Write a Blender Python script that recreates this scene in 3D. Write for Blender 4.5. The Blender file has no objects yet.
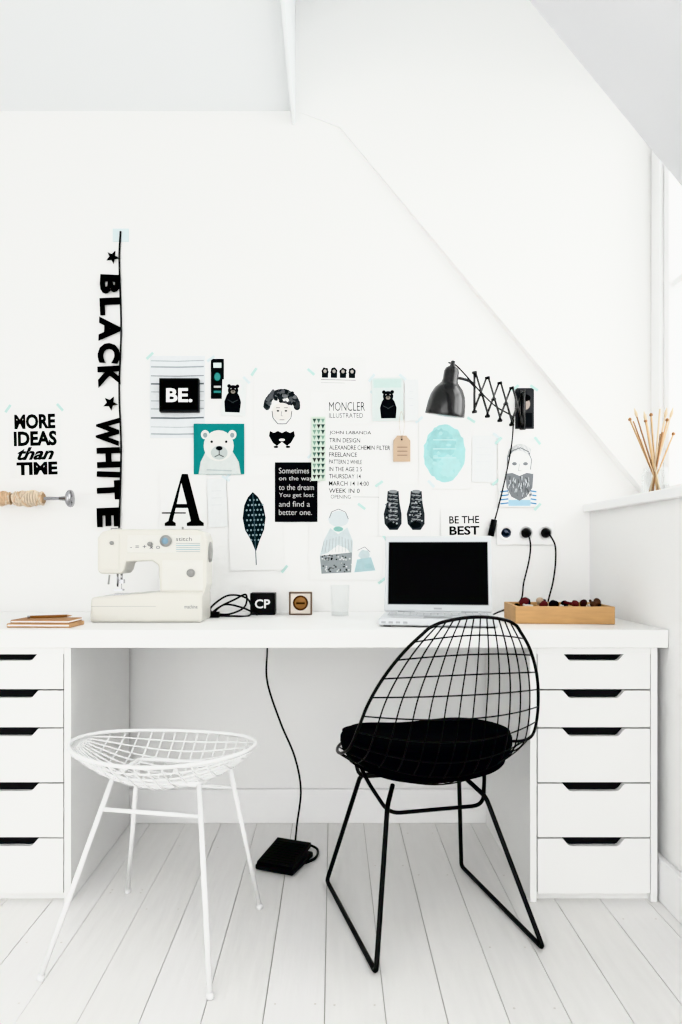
import bpy, bmesh, math, random
from mathutils import Vector, Matrix
random.seed(7)
F=731.0; CX=333.0; CY=553.0; CH=0.934; DW=2.54
S=F/DW
def srgb(c):
    if isinstance(c,str):
        c=c.lstrip('#'); c=[int(c[i:i+2],16)/255 for i in (0,2,4)]
    return tuple(((x/12.92) if x<=0.04045 else ((x+0.055)/1.055)**2.4) for x in c)
_m={}
def mat(name,col,rough=0.6,metal=0.0,noise=0.03,nscale=12,bump=0.0,bscale=80,spec=0.5,trans=0.0,coat=0.0,stretch=None):
    if name in _m: return _m[name]
    m=bpy.data.materials.new(name); m.use_nodes=True
    nt=m.node_tree; b=nt.nodes['Principled BSDF']; c=srgb(col)
    b.inputs['Roughness'].default_value=rough; b.inputs['Metallic'].default_value=metal
    b.inputs['Specular IOR Level'].default_value=spec
    b.inputs['Transmission Weight'].default_value=trans
    b.inputs['Coat Weight'].default_value=coat
    tc=nt.nodes.new('ShaderNodeTexCoord'); src=tc.outputs['Object']
    if stretch:
        mp=nt.nodes.new('ShaderNodeMapping'); mp.inputs['Scale'].default_value=stretch
        nt.links.new(src,mp.inputs['Vector']); src=mp.outputs[0]
    n=nt.nodes.new('ShaderNodeTexNoise'); n.inputs['Scale'].default_value=nscale; n.inputs['Detail'].default_value=5
    nt.links.new(src,n.inputs['Vector'])
    r=nt.nodes.new('ShaderNodeMapRange'); r.inputs[1].default_value=.25; r.inputs[2].default_value=.75; r.inputs[3].default_value=1-noise; r.inputs[4].default_value=1+noise
    nt.links.new(n.outputs['Fac'],r.inputs[0])
    mx=nt.nodes.new('ShaderNodeVectorMath'); mx.operation='SCALE'; mx.inputs[0].default_value=c
    nt.links.new(r.outputs[0],mx.inputs['Scale']); nt.links.new(mx.outputs[0],b.inputs['Base Color'])
    if bump>0:
        n2=nt.nodes.new('ShaderNodeTexNoise'); n2.inputs['Scale'].default_value=bscale; n2.inputs['Detail'].default_value=6
        nt.links.new(src,n2.inputs['Vector'])
        bp=nt.nodes.new('ShaderNodeBump'); bp.inputs['Strength'].default_value=bump; bp.inputs['Distance'].default_value=0.01
        nt.links.new(n2.outputs['Fac'],bp.inputs['Height']); nt.links.new(bp.outputs[0],b.inputs['Normal'])
    _m[name]=m; return m
def ink(col): return mat('ink_'+col.lstrip('#'),col,0.85,noise=0.05,nscale=60,spec=0.1)
WALL=mat('wall_paint','#f5f5f4',0.8,noise=0.006,nscale=2,bump=0.04,bscale=120,spec=0.2)
CEIL=mat('ceiling_paint','#eef0f1',0.85,noise=0.006,nscale=2,spec=0.2)
TRIM=mat('trim_paint','#f7f7f7',0.45,noise=0.01)
FURN=mat('white_laminate','#f5f5f4',0.4,noise=0.01)
BLK=mat('black_steel','#040405',0.4,noise=0.1,spec=.25)
BLKP=mat('black_plastic','#08080a',0.5,noise=0.1,spec=.2)
WHT=mat('white_steel','#f4f4f4',0.35,noise=0.02)
CHROME=mat('chrome','#a8a8ab',0.25,1.0)
PAPER=mat('paper','#f0f0ef',0.9,noise=0.015,nscale=20,spec=0.1)
def glassmat(name,col=(1,1,1)):
    m=bpy.data.materials.new(name); m.use_nodes=True; nt=m.node_tree
    out=nt.nodes['Material Output']; nt.nodes.remove(nt.nodes['Principled BSDF'])
    t=nt.nodes.new('ShaderNodeBsdfTransparent'); t.inputs[0].default_value=(*col,1)
    g=nt.nodes.new('ShaderNodeBsdfGlossy'); g.inputs['Roughness'].default_value=0.05
    lw=nt.nodes.new('ShaderNodeLayerWeight'); lw.inputs[0].default_value=0.15
    p=nt.nodes.new('ShaderNodeMath'); p.operation='MULTIPLY'; p.inputs[1].default_value=.35
    mx=nt.nodes.new('ShaderNodeMixShader')
    nt.links.new(lw.outputs['Facing'],p.inputs[0])
    nt.links.new(p.outputs[0],mx.inputs[0]); nt.links.new(t.outputs[0],mx.inputs[1]); nt.links.new(g.outputs[0],mx.inputs[2])
    nt.links.new(mx.outputs[0],out.inputs[0]); return m
GLASS=glassmat('clear_glass',(0.97,0.975,0.975))

class MB:
    def __init__(s,M=None):
        s.v=[];s.f=[];s.mi=[];s.mats=[];s.sm=[];s.M=M
    def idx(s,m):
        if m not in s.mats: s.mats.append(m)
        return s.mats.index(m)
    def add(s,vs,fs,m,smooth=False,M=None):
        o=len(s.v); i=s.idx(m)
        for p in vs:
            p=Vector(p)
            if M is not None: p=M@p
            if s.M is not None: p=s.M@p
            s.v.append(p)
        for f in fs:
            s.f.append([a+o for a in f]); s.mi.append(i); s.sm.append(smooth)
    def box(s,x0,x1,y0,y1,z0,z1,m,M=None):
        vs=[(x,y,z) for x in (x0,x1) for y in (y0,y1) for z in (z0,z1)]
        fs=[(0,1,3,2),(4,6,7,5),(0,4,5,1),(2,3,7,6),(0,2,6,4),(1,5,7,3)]
        s.add(vs,fs,m,M=M)
    def prism(s,pts,y0,y1,m,M=None):
        n=len(pts)
        vs=[(p[0],y0,p[1]) for p in pts]+[(p[0],y1,p[1]) for p in pts]
        fs=[tuple(range(n)),tuple(range(2*n-1,n-1,-1))]
        for i in range(n): fs.append((i,i+n,(i+1)%n+n,(i+1)%n))
        s.add(vs,fs,m,M=M)
    def tube(s,pts,r,m,seg=8,cyc=False,M=None):
        pts=[Vector(p) for p in pts]; n=len(pts)
        T=[]
        for i in range(n):
            if cyc: t=pts[(i+1)%n]-pts[i-1]
            else: t=pts[min(i+1,n-1)]-pts[max(i-1,0)]
            if t.length<1e-9: t=Vector((0,0,1))
            T.append(t.normalized())
        a=Vector((0,0,1)) if abs(T[0].z)<0.9 else Vector((1,0,0))
        N=(a-T[0]*a.dot(T[0])).normalized(); vs=[]
        for i in range(n):
            N=(N-T[i]*N.dot(T[i])).normalized(); B=T[i].cross(N)
            rr=r[i] if isinstance(r,(list,tuple)) else r
            for k in range(seg):
                an=2*math.pi*k/seg; vs.append(pts[i]+(N*math.cos(an)+B*math.sin(an))*rr)
        fs=[]
        for i in range(n if cyc else n-1):
            j=(i+1)%n
            for k in range(seg):
                fs.append((i*seg+k,i*seg+(k+1)%seg,j*seg+(k+1)%seg,j*seg+k))
        if not cyc:
            fs.append(tuple(range(seg-1,-1,-1))); fs.append(tuple((n-1)*seg+k for k in range(seg)))
        s.add(vs,fs,m,True,M)
    def lathe(s,prof,m,seg=32,M=None,smooth=True):
        vs=[];n=len(prof)
        for (r,z) in prof:
            for k in range(seg):
                a=2*math.pi*k/seg; vs.append((r*math.cos(a),r*math.sin(a),z))
        fs=[]
        for i in range(n-1):
            for k in range(seg): fs.append((i*seg+k,i*seg+(k+1)%seg,(i+1)*seg+(k+1)%seg,(i+1)*seg+k))
        if prof[0][0]>1e-4: fs.append(tuple(range(seg-1,-1,-1)))
        if prof[-1][0]>1e-4: fs.append(tuple((n-1)*seg+k for k in range(seg)))
        s.add(vs,fs,m,smooth,M)
    def obj(s,name,parent=None,bevel=0,bseg=3,sub=0,recalc=True):
        me=bpy.data.meshes.new(name)
        c=Vector((0,0,0))
        if parent is None:
            mn=[min(v[i] for v in s.v) for i in range(3)];mx=[max(v[i] for v in s.v) for i in range(3)]
            c=Vector([(mn[i]+mx[i])/2 for i in range(3)])
        else: c=parent.location.copy()
        me.from_pydata([v-c for v in s.v],[],s.f)
        for m in s.mats: me.materials.append(m)
        for p,i,sm in zip(me.polygons,s.mi,s.sm): p.material_index=i; p.use_smooth=sm
        if recalc:
            bm=bmesh.new(); bm.from_mesh(me); bmesh.ops.recalc_face_normals(bm,faces=bm.faces); bm.to_mesh(me); bm.free()
        me.update()
        o=bpy.data.objects.new(name,me); bpy.context.scene.collection.objects.link(o)
        if parent is None: o.location=c
        else: o.parent=parent
        if bevel>0:
            b=o.modifiers.new('bevel','BEVEL'); b.width=bevel; b.segments=bseg; b.limit_method='ANGLE'; b.angle_limit=math.radians(40)
        return o
def empty(name,loc):
    e=bpy.data.objects.new(name,None); e.location=Vector(loc); e.empty_display_size=0.05
    bpy.context.scene.collection.objects.link(e); return e
def cat(pts,n=8,cyc=False):
    pts=[Vector(p) for p in pts]; N=len(pts); out=[]
    rng=range(N) if cyc else range(N-1)
    for i in rng:
        if cyc: a,b,c,d=pts[i-1],pts[i],pts[(i+1)%N],pts[(i+2)%N]
        else:
            b,c=pts[i],pts[i+1]; a=pts[i-1] if i>0 else b*2-c; d=pts[i+2] if i+2<N else c*2-b
        for k in range(n):
            t=k/n; out.append(0.5*((2*b)+(c-a)*t+(2*a-5*b+4*c-d)*t*t+(3*b-a-3*c+d)*t**3))
    if not cyc: out.append(pts[-1])
    return out
def fillet(pts,r,n=6):
    pts=[Vector(p) for p in pts]; out=[pts[0]]
    for i in range(1,len(pts)-1):
        p=pts[i]; a=(pts[i-1]-p); b=(pts[i+1]-p); ra=min(r,a.length/2,b.length/2)
        A=p+a.normalized()*ra; B=p+b.normalized()*ra
        for k in range(n+1):
            t=k/n; out.append(A*(1-t)**2+p*2*t*(1-t)+B*t*t)
    out.append(pts[-1]); return out

# ================= ROOM =================
YB=-5.0; XL=-2.6; ZC=2.47; ZD=2.95; YD=-1.15; XR=0.892; XW=1.10
sl=lambda x:2.41-1.22*(x-0.024)
xs=0.024-(ZC-2.41)/1.22
mb=MB()
FLS=[mat('painted_floorboards_%d'%i,c,0.42,noise=0.03,nscale=6,bump=0.12,bscale=9,stretch=(9,.9,1)) for i,c in enumerate(['#f9f8f6','#f7f6f4','#faf9f8','#f6f5f3'])]
GAP=mat('floor_gap','#bcb9b4',0.9)
KN=mat('floor_knot','#e6e3de',.6)
w=0.123; x=XL
while x<XR:
    x1=min(x+w,XR)
    ys=[YB]; yy=YB+random.uniform(0.8,2.4)
    if yy<-2.2: ys.append(yy)
    ys.append(0.0)
    for a,b in zip(ys[:-1],ys[1:]):
        dz=random.uniform(-0.0008,0.0004)
        g=random.uniform(0.0006,0.0012)
        mb.box(x+g,x1-g,a+0.0006,b-0.0006,-0.02,dz,random.choice(FLS))
        for _ in range(2):
            ny=random.uniform(max(a,-1.9),b-.05) if b>-1.9 else a+.1
            for nx in (x+.02,x1-.02):
                mb.lathe([(.003,dz),(.0025,dz+.0004),(0,dz+.0004)],KN,8,Matrix.Translation((nx,ny,0)))
    x=x1
mb.box(XL,XR,YB,0,-0.06,-0.0045,GAP)
mb.obj('floor',bevel=0.0010,bseg=1)
mb=MB()
mb.box(XL,1.3,0.0,0.12,0,3.05,WALL)
# lining under the roof slope: stands progressively proud of the wall towards the window
xa,xb=0.024,1.0985
ta,tb=0.010,0.050
fr=[(xa,-ta,sl(xa)),(xb,-tb,sl(xb)),(xb,-tb,ZD),(xa,-ta,ZD)]
bk=[(p[0],0.001,p[2]) for p in fr]
mb.add(fr+bk,[(0,1,2,3),(7,6,5,4),(0,4,5,1),(1,5,6,2),(2,6,7,3),(3,7,4,0)],WALL)
mb.add([(xa,-ta,sl(xa)),(xa,-ta,ZD),(-.129,-.0003,ZD),(-.129,-.0003,sl(xa)+.06),(xa,0.001,sl(xa)),(-.129,.001,sl(xa)+.06)],[(0,1,2,3),(0,3,5,4)],WALL)
mb.obj('wall_back')
mb=MB(); mb.box(XL-0.1,XL,YB,0.1,0,2.6,WALL); mb.obj('wall_left')
mb=MB(); mb.box(XR,1.15,YD,-0.0005,0,1.075,WALL); mb.box(XR,1.15,YB,YD,0,sl(XR),WALL)
mb.prism([(xs,ZC+.01),(1.15,sl(1.15)+.01),(1.15,ZD),(-.142,ZD),(-.142,ZC+.01)],YD-0.03,YD,WALL)
mb.box(XW,1.15,-0.12,0.0,1.10,ZD,WALL); mb.box(XW,1.15,-1.12,-0.12,2.55,ZD,WALL); mb.box(XW,1.15,YD,-1.12,1.10,ZD,WALL)
mb.obj('wall_right')
mb=MB(); mb.box(0.868,XW,YD+0.002,-0.002,1.075,1.103,TRIM); mb.obj('trim_window_sill',bevel=0.004)
mb=MB()
mb.box(XL,-0.142,YB,0.0,ZC,3.05,CEIL)
mb.box(-0.142,xs,YB,YD-.03,ZC,ZC+.1,CEIL)
mb.box(-0.142,1.15,YD-.03,0.0,ZD,3.05,CEIL)
mb.obj('ceiling')
mb=MB(); mb.box(-0.142,-0.13,YD,-0.0005,2.42,ZD-.001,CEIL); mb.obj('trim_ceiling_beam',bevel=.002)
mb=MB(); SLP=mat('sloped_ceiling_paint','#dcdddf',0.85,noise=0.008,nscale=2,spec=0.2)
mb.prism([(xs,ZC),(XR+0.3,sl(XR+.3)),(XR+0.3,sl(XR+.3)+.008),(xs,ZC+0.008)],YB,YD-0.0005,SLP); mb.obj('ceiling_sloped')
e=empty('window_1',(XW,-0.62,1.83))
mb=MB()
z0,z1=1.104,2.55; ya,yb=-1.12,-0.12
mb.box(XW-0.005,XW+0.05,yb-0.035,yb,z0,z1,TRIM); mb.box(XW-0.005,XW+0.05,ya,ya+0.05,z0,z1,TRIM)
mb.box(XW-0.005,XW+0.05,ya+0.05,yb-0.035,z0,z0+0.05,TRIM); mb.box(XW-0.005,XW+0.05,ya+0.05,yb-0.035,z1-0.06,z1,TRIM)
mb.box(XW+0.005,XW+0.04,-0.64,-0.60,z0+0.05,z1-0.06,TRIM); mb.box(XW+0.008,XW+0.035,ya+0.05,yb-0.035,1.80,1.825,TRIM)
mb.obj('frame',e,bevel=0.004)
mb=MB(); mb.box(XW+0.02,XW+0.024,ya+0.05,yb-0.035,z0+0.05,z1-0.06,GLASS); mb.obj('pane',e)
mb=MB(); mb.box(XW-0.018,XW-.0005,-0.118,-0.052,1.104,ZD-0.001,TRIM); mb.obj('trim_window_casing',bevel=0.004)
mb=MB(); mb.box(XL,XR-0.018,-0.018,-0.0005,0,0.118,TRIM); mb.obj('baseboard_back',bevel=0.004)
mb=MB(); mb.box(XR-0.018,XR-0.0005,YB,-0.001,0,0.118,TRIM); mb.obj('baseboard_right',bevel=0.004)
mb=MB(); mb.box(XL+0.0005,XL+0.018,YB,-0.019,0,0.118,TRIM); mb.obj('baseboard_left',bevel=0.004)

# ================= DESK =================
DZ=0.73
mb=MB(); mb.box(-1.17,0.8905,-0.60,-0.004,0.682,DZ,FURN); mb.obj('desk',bevel=0.0025)
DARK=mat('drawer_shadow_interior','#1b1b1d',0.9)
def drawers(x0,x1):
    e=empty('drawer_unit',((x0+x1)/2,-0.30,0.34))
    t=0.018; yf=-0.585; ybk=-0.02-0.005
    mb=MB()
    mb.box(x0,x0+t,yf,ybk,0,0.681,FURN); mb.box(x1-t,x1,yf,ybk,0,0.681,FURN)
    mb.box(x0+t,x1-t,yf,ybk,0.663,0.681,FURN); mb.box(x0+t,x1-t,yf+.02,ybk,0,0.022,FURN)
    mb.box(x0+t,x1-t,ybk-0.01,ybk,0.022,0.663,FURN)
    mb.obj('carcass',e,bevel=0.0015,bseg=2)
    zs=[0.672,0.568,0.466,0.319,0.172,0.022]; xm=(x0+x1)/2
    for i in range(5):
        a=zs[i]-0.0020-(0.004 if i==0 else 0); b=zs[i+1]+0.0020; l=x0+t+0.0025; r=x1-t-0.0025
        h=0.020
        mb=MB()
        mb.prism([(l,b),(r,b),(r,a),(xm+0.083,a),(xm+0.068,a-h*0.85),(xm+0.062,a-h),(xm-0.062,a-h),(xm-0.068,a-h*0.85),(xm-0.083,a),(l,a)],yf-0.001,yf+0.017,FURN)
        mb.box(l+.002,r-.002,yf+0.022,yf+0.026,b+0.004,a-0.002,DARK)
        mb.box(l+.002,r-.002,yf+0.026,yf+0.50,b+0.004,a-0.03,FURN)
        mb.obj('drawer_%d'%(i+1),e,bevel=0.001,bseg=2)
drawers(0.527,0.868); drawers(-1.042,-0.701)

# ================= WALL ART =================
def tmesh(txt,off=0.0,shear=0.0):
    cu=bpy.data.curves.new('t','FONT'); cu.body=txt; cu.size=1; cu.offset=off; cu.shear=shear; cu.resolution_u=3
    o=bpy.data.objects.new('t',cu); bpy.context.scene.collection.objects.link(o)
    bpy.context.view_layer.update()
    me=bpy.data.meshes.new_from_object(o.evaluated_get(bpy.context.evaluated_depsgraph_get()))
    vs=[(v.co.x,v.co.y) for v in me.vertices]; fs=[tuple(p.vertices) for p in me.polygons]
    bpy.data.objects.remove(o); bpy.data.curves.remove(cu); bpy.data.meshes.remove(me)
    return vs,fs
def W(px,py,d=0.0): return Vector(((px-CX)/S,-d,CH+(CY-py)/S))
_cnt=[0]
class Art(MB):
    """flat printed sheet pinned to the back wall"""
    def __init__(s,x0,y0,x1,y1,rot=0,col=None,base=None,paper=None,tape=True):
        super().__init__(); s.c=((x0+x1)/2,(y0+y1)/2); s.rot=math.radians(rot)
        if base is None:
            base=0.0010+(_cnt[0]%6)*0.0011; _cnt[0]+=1
        s.b=base
        m=paper or (PAPER if col is None else ink(col))
        P=[s.P(x0,y0,0),s.P(x1,y0,0),s.P(x1,y1,0),s.P(x0,y1,0)]
        B=[Vector((p.x,-base+0.0006,p.z)) for p in P]
        s.add(P+B,[(0,1,2,3),(7,6,5,4),(0,4,5,1),(1,5,6,2),(2,6,7,3),(3,7,4,0)],m)
        if tape:
            tm=[mat('washi_tape_mint','#b9d6d1',0.6),mat('washi_tape_clear','#d6e2e4',0.5)]
            for (cx,cy,a) in [(x0,y0,-45),(x1,y0,45)]+([(x1,y1,-45)] if random.random()<.6 else []):
                if random.random()<0.8: s.strip(cx,cy,9,2.6,a+random.uniform(-12,12),random.choice(tm),0.5)
    def P(s,x,y,l):
        dx=x-s.c[0]; dy=y-s.c[1]; c=math.cos(s.rot); q=math.sin(s.rot)
        return W(s.c[0]+dx*c-dy*q,s.c[1]+dx*q+dy*c,s.b+l*0.00022)
    def poly(s,pts,col,l=1):
        m=col if not isinstance(col,str) else ink(col)
        s.add([s.P(x,y,l) for x,y in pts],[tuple(range(len(pts)))],m)
    def rect(s,x0,y0,x1,y1,col,l=1): s.poly([(x0,y0),(x1,y0),(x1,y1),(x0,y1)],col,l)
    def ell(s,cx,cy,rx,ry,col,l=1,rot=0,n=24,j=0):
        a0=math.radians(rot); pts=[]
        for k in range(n):
            a=2*math.pi*k/n; f=1+random.uniform(-j,j); x=rx*f*math.cos(a); y=ry*f*math.sin(a)
            pts.append((cx+x*math.cos(a0)-y*math.sin(a0),cy+x*math.sin(a0)+y*math.cos(a0)))
        s.poly(pts,col,l)
    def strip(s,cx,cy,w,h,rot,col,l=1):
        a=math.radians(rot); c,q=math.cos(a),math.sin(a)
        s.poly([(cx+x*c-y*q,cy+x*q+y*c) for x,y in [(-w/2,-h/2),(w/2,-h/2),(w/2,h/2),(-w/2,h/2)]],col,l)
    def line(s,pts,w,col,l=1):
        for (a,b) in zip(pts[:-1],pts[1:]):
            dx,dy=b[0]-a[0],b[1]-a[1]; L=math.hypot(dx,dy) or 1; nx,ny=-dy/L*w/2,dx/L*w/2
            s.poly([(a[0]+nx,a[1]+ny),(b[0]+nx,b[1]+ny),(b[0]-nx,b[1]-ny),(a[0]-nx,a[1]-ny)],col,l)
    def text(s,t,x0,y0,x1,y1,col='#111111',l=1,off=0.0,shear=0):
        vs,fs=tmesh(t,off,shear)
        ax=min(v[0] for v in vs);bx=max(v[0] for v in vs);ay=min(v[1] for v in vs);by=max(v[1] for v in vs)
        m=col if not isinstance(col,str) else ink(col)
        s.add([s.P(x0+(v[0]-ax)/(bx-ax)*(x1-x0),y1-(v[1]-ay)/(by-ay)*(y1-y0),l) for v in vs],fs,m)
K='#060606'
a=Art(9,408,61,478,-1.5); 
a.text('MORE',15,414,56,429,K,1,.045); a.text('IDEAS',14,431,57,446,K,1,.045); a.text('than',17,447,54,460,K,1,.035,.4); a.text('TIME',16,462,57,475,K,1,.05)
a.obj('typographic_poster',recalc=False)
a=Art(150,356,205,438,0,'#dfe2e4')
for y in [361,367,376,384,392,401,409,418,427,434]: a.line([(151,y),(178,y+.4),(204,y-.3)],random.choice([1,1.6,.8]),random.choice(['#8f9598','#70777c','#a1a8ab']),1)
a.obj('striped_poster',recalc=False)
e=MB(); p0=W(161,380);p1=W(200,413); e.box(p0.x,p1.x,-0.028,-0.0005,p1.z,p0.z,BLKP); 
o=e.obj('black_sign_block',bevel=0.001)
a=Art(162,382,199,411,0,'#060606',base=0.0289,tape=False); a.text('BE.',168,390,194,404,'#f4f4f4',1,.03)
ob=a.obj('lettering',recalc=False); ob.parent=o; ob.location=ob.location-o.location
a=Art(211,359,224,399,0,'#0c0e0f'); a.rect(213.5,363,221.5,368,'#dbe6e4'); a.ell(217.5,377,3,4,'#43908a'); a.rect(214,386,221,388,'#cccccc'); a.rect(214,391,221,393,'#43908a'); a.obj('postcard',recalc=False)
def bear(a,cx,cy,s,col='#101113'):
    a.poly([(cx-7*s,cy+13*s),(cx-8*s,cy+3*s),(cx-6*s,cy-3*s),(cx-4*s,cy-6*s),(cx+4*s,cy-6*s),(cx+6*s,cy-3*s),(cx+8*s,cy+3*s),(cx+7*s,cy+13*s)],col,1)
    a.ell(cx,cy-8*s,5*s,5*s,col,1.3); a.ell(cx-4*s,cy-12*s,1.8*s,1.8*s,col,1.6); a.ell(cx+4*s,cy-12*s,1.8*s,1.8*s,col,1.6)
    a.ell(cx,cy-6.5*s,2.2*s,1.7*s,'#8a837b',2); a.ell(cx,cy-7.2*s,.8*s,.6*s,'#000000',2.3)
    a.ell(cx-2*s,cy-9.5*s,.5*s,.5*s,'#cccccc',2); a.ell(cx+2*s,cy-9.5*s,.5*s,.5*s,'#cccccc',2)
    a.line([(cx-5*s,cy+1*s),(cx+1*s,cy+4*s)],.7*s,'#45484a',2); a.line([(cx+5*s,cy+1*s),(cx-1*s,cy+4*s)],.7*s,'#45484a',2)
a=Art(222,380,246,416,2,'#e4e7e6'); bear(a,233,399,1.05); a.obj('bear_postcard',recalc=False)
a=Art(372,378,403,421,-1,'#d0d8d6'); a.rect(373.5,379.5,401.5,388,'#bfd0cc',.6); bear(a,388,405,1.05); a.obj('bear_postcard',recalc=False)
a=Art(194,424,244.5,474.5,0,'#22807f',tape=False)
a.poly([(199,474.3),(201,462),(206,452),(233,452),(239,462),(241,474.3)],'#cbd0ce',.6)
a.ell(219,446,15,15.5,'#e2e2de',1); a.ell(205.5,435,4.2,4.6,'#e2e2de',1.3); a.ell(232.5,435,4.2,4.6,'#e2e2de',1.3)
a.ell(205.5,435.5,2.2,2.6,'#8e9b9d',1.6); a.ell(232.5,435.5,2.2,2.6,'#8e9b9d',1.6)
a.ell(219.5,453,8.5,7,'#b8bfbd',1.6); a.ell(219.5,448.5,3.4,2.2,'#101214',2); a.line([(219.5,450),(219.5,455)],.8,'#15181a',2); a.line([(215,457),(219.5,455),(224,457)],.8,'#15181a',2)
a.ell(212,442,1.3,1.3,'#101214',2); a.ell(226.5,442,1.3,1.3,'#101214',2)
a.line([(207,470),(232,471)],1,'#a9b5b7',1); a.obj('polar_bear_print',recalc=False)
a=Art(311,357,366,392,1)
for i,x in enumerate([325,334,343,352]):
    a.ell(x,372,3.6,4.2,'#1a1c1e',1,j=.15); a.rect(x-3.2,373,x+3.2,378,'#1a1c1e',1.3); a.ell(x,371.5,1.6,1.8,'#afaaa4',1.6); 
a.line([(321,380),(356,380)],.7,'#555555',1); a.line([(321,383),(345,383)],.5,'#888888',1)
a.obj('illustration_card',recalc=False)
a=Art(254,372,311,455,0)
for k in range(26):
    an=math.pi+math.pi*k/25; a.ell(282+15*math.cos(an),407+14*math.sin(an)*1.05,3.6,3.4,random.choice(['#1e2022','#2c2f31','#3a3d3f']),1+.1*(k%5),n=12,j=.12)
for k in range(46): a.ell(282+random.uniform(-14,14),400+random.uniform(-9,4),2.2,2.0,random.choice(['#1e2022','#54575a','#2c2f31','#5a5d60','#707375']),1.6+.03*k,n=10,j=.2)
a.ell(282,412,10,9,'#e2dfdb',3.2)
a.line([(272,411),(273,418),(278,424),(286,424),(291,418),(292,411)],.8,'#44474a',3.5)
a.ell(278,411,1.4,.9,'#222222',3.6); a.ell(286,411,1.4,.9,'#222222',3.6); a.line([(276,408),(280,408)],.7,'#222222',3.6); a.line([(284,408),(288,408)],.7,'#222222',3.6); a.line([(282,411),(281,416),(283,416)],.5,'#555555',3.6); a.line([(279.5,420),(284.5,420)],.7,'#666666',3.6)
for sgn in (-1,1):
    a.poly([(282,433),(282+sgn*4,431),(282+sgn*8,433),(282+sgn*12,431),(282+sgn*13,436),(282+sgn*9,443),(282+sgn*5,446),(282,442)],'#0e0f10',1)
    a.ell(282+sgn*6,447,2.5,1.2,'#0e0f10',1.3)
a.ell(282,440,3,1.3,'#f4f2ee',1.6)
a.obj('portrait_drawing',recalc=False)
a=Art(160,470,207,529,0)
a.poly([(182,474),(188,474),(200,520),(204,523),(204,526),(187,526),(187,523),(191,521),(188,508),(176,508),(173,521),(176,523),(176,526),(165,526),(165,523),(168.5,521)],'#060606',1)
a.poly([(181.5,483),(187,504),(177,504)],PAPER,1.4); a.line([(162,513),(186,513)],1.4,'#222222',1)
a.obj('letter_print',recalc=False)
a=Art(229,476,283,570,-2)
a.poly([(254,492),(259,497),(264,506),(266,518),(264,530),(259,541),(255,552),(251,541),(245,530),(243,518),(245,505),(249,497)],'#10181c',1)
a.line([(254,494),(255,565)],.9,'#4b5b62',1.8)
for r in range(9):
    for c in (-2,-1,0,1,2):
        x=254.5+c*3.6+(1.8 if r%2 else 0); y=500+r*5
        if abs(x-254.5)<(9.5 if 504<y<532 else 6): a.ell(x,y,.95,1.1,'#93a7ad',1.5,n=8)
a.obj('feather_print',recalc=False)
a=Art(275,462.5,317.5,522,0,'#111113')
for i,(t,x1) in enumerate([('Sometimes',309),('on the way',313),('to the dream',314),('You get lost',314),('and find a',310),('better one.',312)]):
    y=468+i*8.3; a.text(t,279,y,x1,y+5.6,'#cccccc',1,-.004)
a.obj('quote_poster',recalc=False)
a=Art(311.5,417,325.5,481,0,'#ccd8cc',tape=False)
for r in range(11):
    for c in range(3):
        x=312.5+c*4.2; y=419+r*5.6
        a.poly([(x,y),(x+4,y),(x+2,y+4.6)],random.choice(['#567468','#304842','#7a9a8a','#343735']),1)
a.obj('patterned_paper_strip',recalc=False)
a=Art(325,394,374,424,0)
a.text('MONCLER',329,402,365,411,'#2b2d2f',1,.0); a.text('ILLUSTRATED',329,413,363,418,'#2b2d2f',1,0); a.obj('lettered_card',recalc=False)
a=Art(321,425,399,504,0.5)
rows=[('JOHN LABANDA',329,371),('TRIN DESIGN',329,360),('ALEXANDRE CHEMIN FILTER',329,390),('FREELANCE',329,357),('PATTERN 2 WHILE',329,362),('IN THE AGE 2 S',329,362),('THURSDAY 14',329,361),('MARCH 14 14:00',329,369),('WEEK IN 0',329,360)]
for i,(t,x0,x1) in enumerate(rows):
    y=431+i*7.2; a.text(t,x0,y,x1,y+4.6,'#141618',1,.012)
a.text('OPENING',331,495,351,499,'#2b2d2f'); a.line([(353,497),(390,497)],.5,'#777777')
a.obj('handlettered_poster',recalc=False)
a=Art(419,420,471,489,0)
W1=mat('watercolour_1','#a3cbcb',.9,noise=.13,nscale=28,spec=.1); W2=mat('watercolour_2','#97c2c3',.9,noise=.16,nscale=34,spec=.1); W3=mat('watercolour_3','#aed2d2',.9,noise=.12,nscale=40,spec=.1)
a.ell(444.5,453,21,28.5,W1,1,n=48,j=.04); a.ell(441,446,14,17,W2,1.4,n=36,j=.09); a.ell(449,466,11,11,W3,1.5,n=30,j=.1)
for k in range(26): a.ell(444.5+random.uniform(-14,14),453+random.uniform(-20,20),random.uniform(.8,2.6),random.uniform(.8,2.4),random.choice([W1,W2,W3]),1.8+.02*k,n=9,j=.25)
for y in (440,449,458): a.line([(433,y),(456,y)],.7,'#c9dede',2.5)
a.obj('watercolour_print',recalc=False)
a=Art(379,484,431,536,0)
for cx,sg in ((392.5,-1),(415.5,1)):
    a.poly([(cx-5,491),(cx+6,491),(cx+7,503),(cx+9,514),(cx+9,524),(cx+5,530),(cx-3,530),(cx-8,524),(cx-9,514),(cx-6,503)],'#34373a',1)
    for r in range(7): a.line([(cx-4,495+r*4),(cx+5,496+r*4)],.8,'#a8acae',1.4); a.line([(cx-3,497+r*4),(cx+4,493+r*4)],.5,'#7a7e80',1.6)
    a.ell(cx,525,5.5,3.2,'#17191a',1.8); a.ell(cx+.5,491.5,4.5,1.8,'#8a8e90',1.8)
    for k in range(24): a.ell(cx+random.uniform(-7,7),random.uniform(498,524),.9,.9,random.choice(['#0c0c0c','#b9bdbf','#8f9395']),2,n=6)
a.obj('boots_drawing',recalc=False)
a=Art(441,508,489,540,-1)
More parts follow.
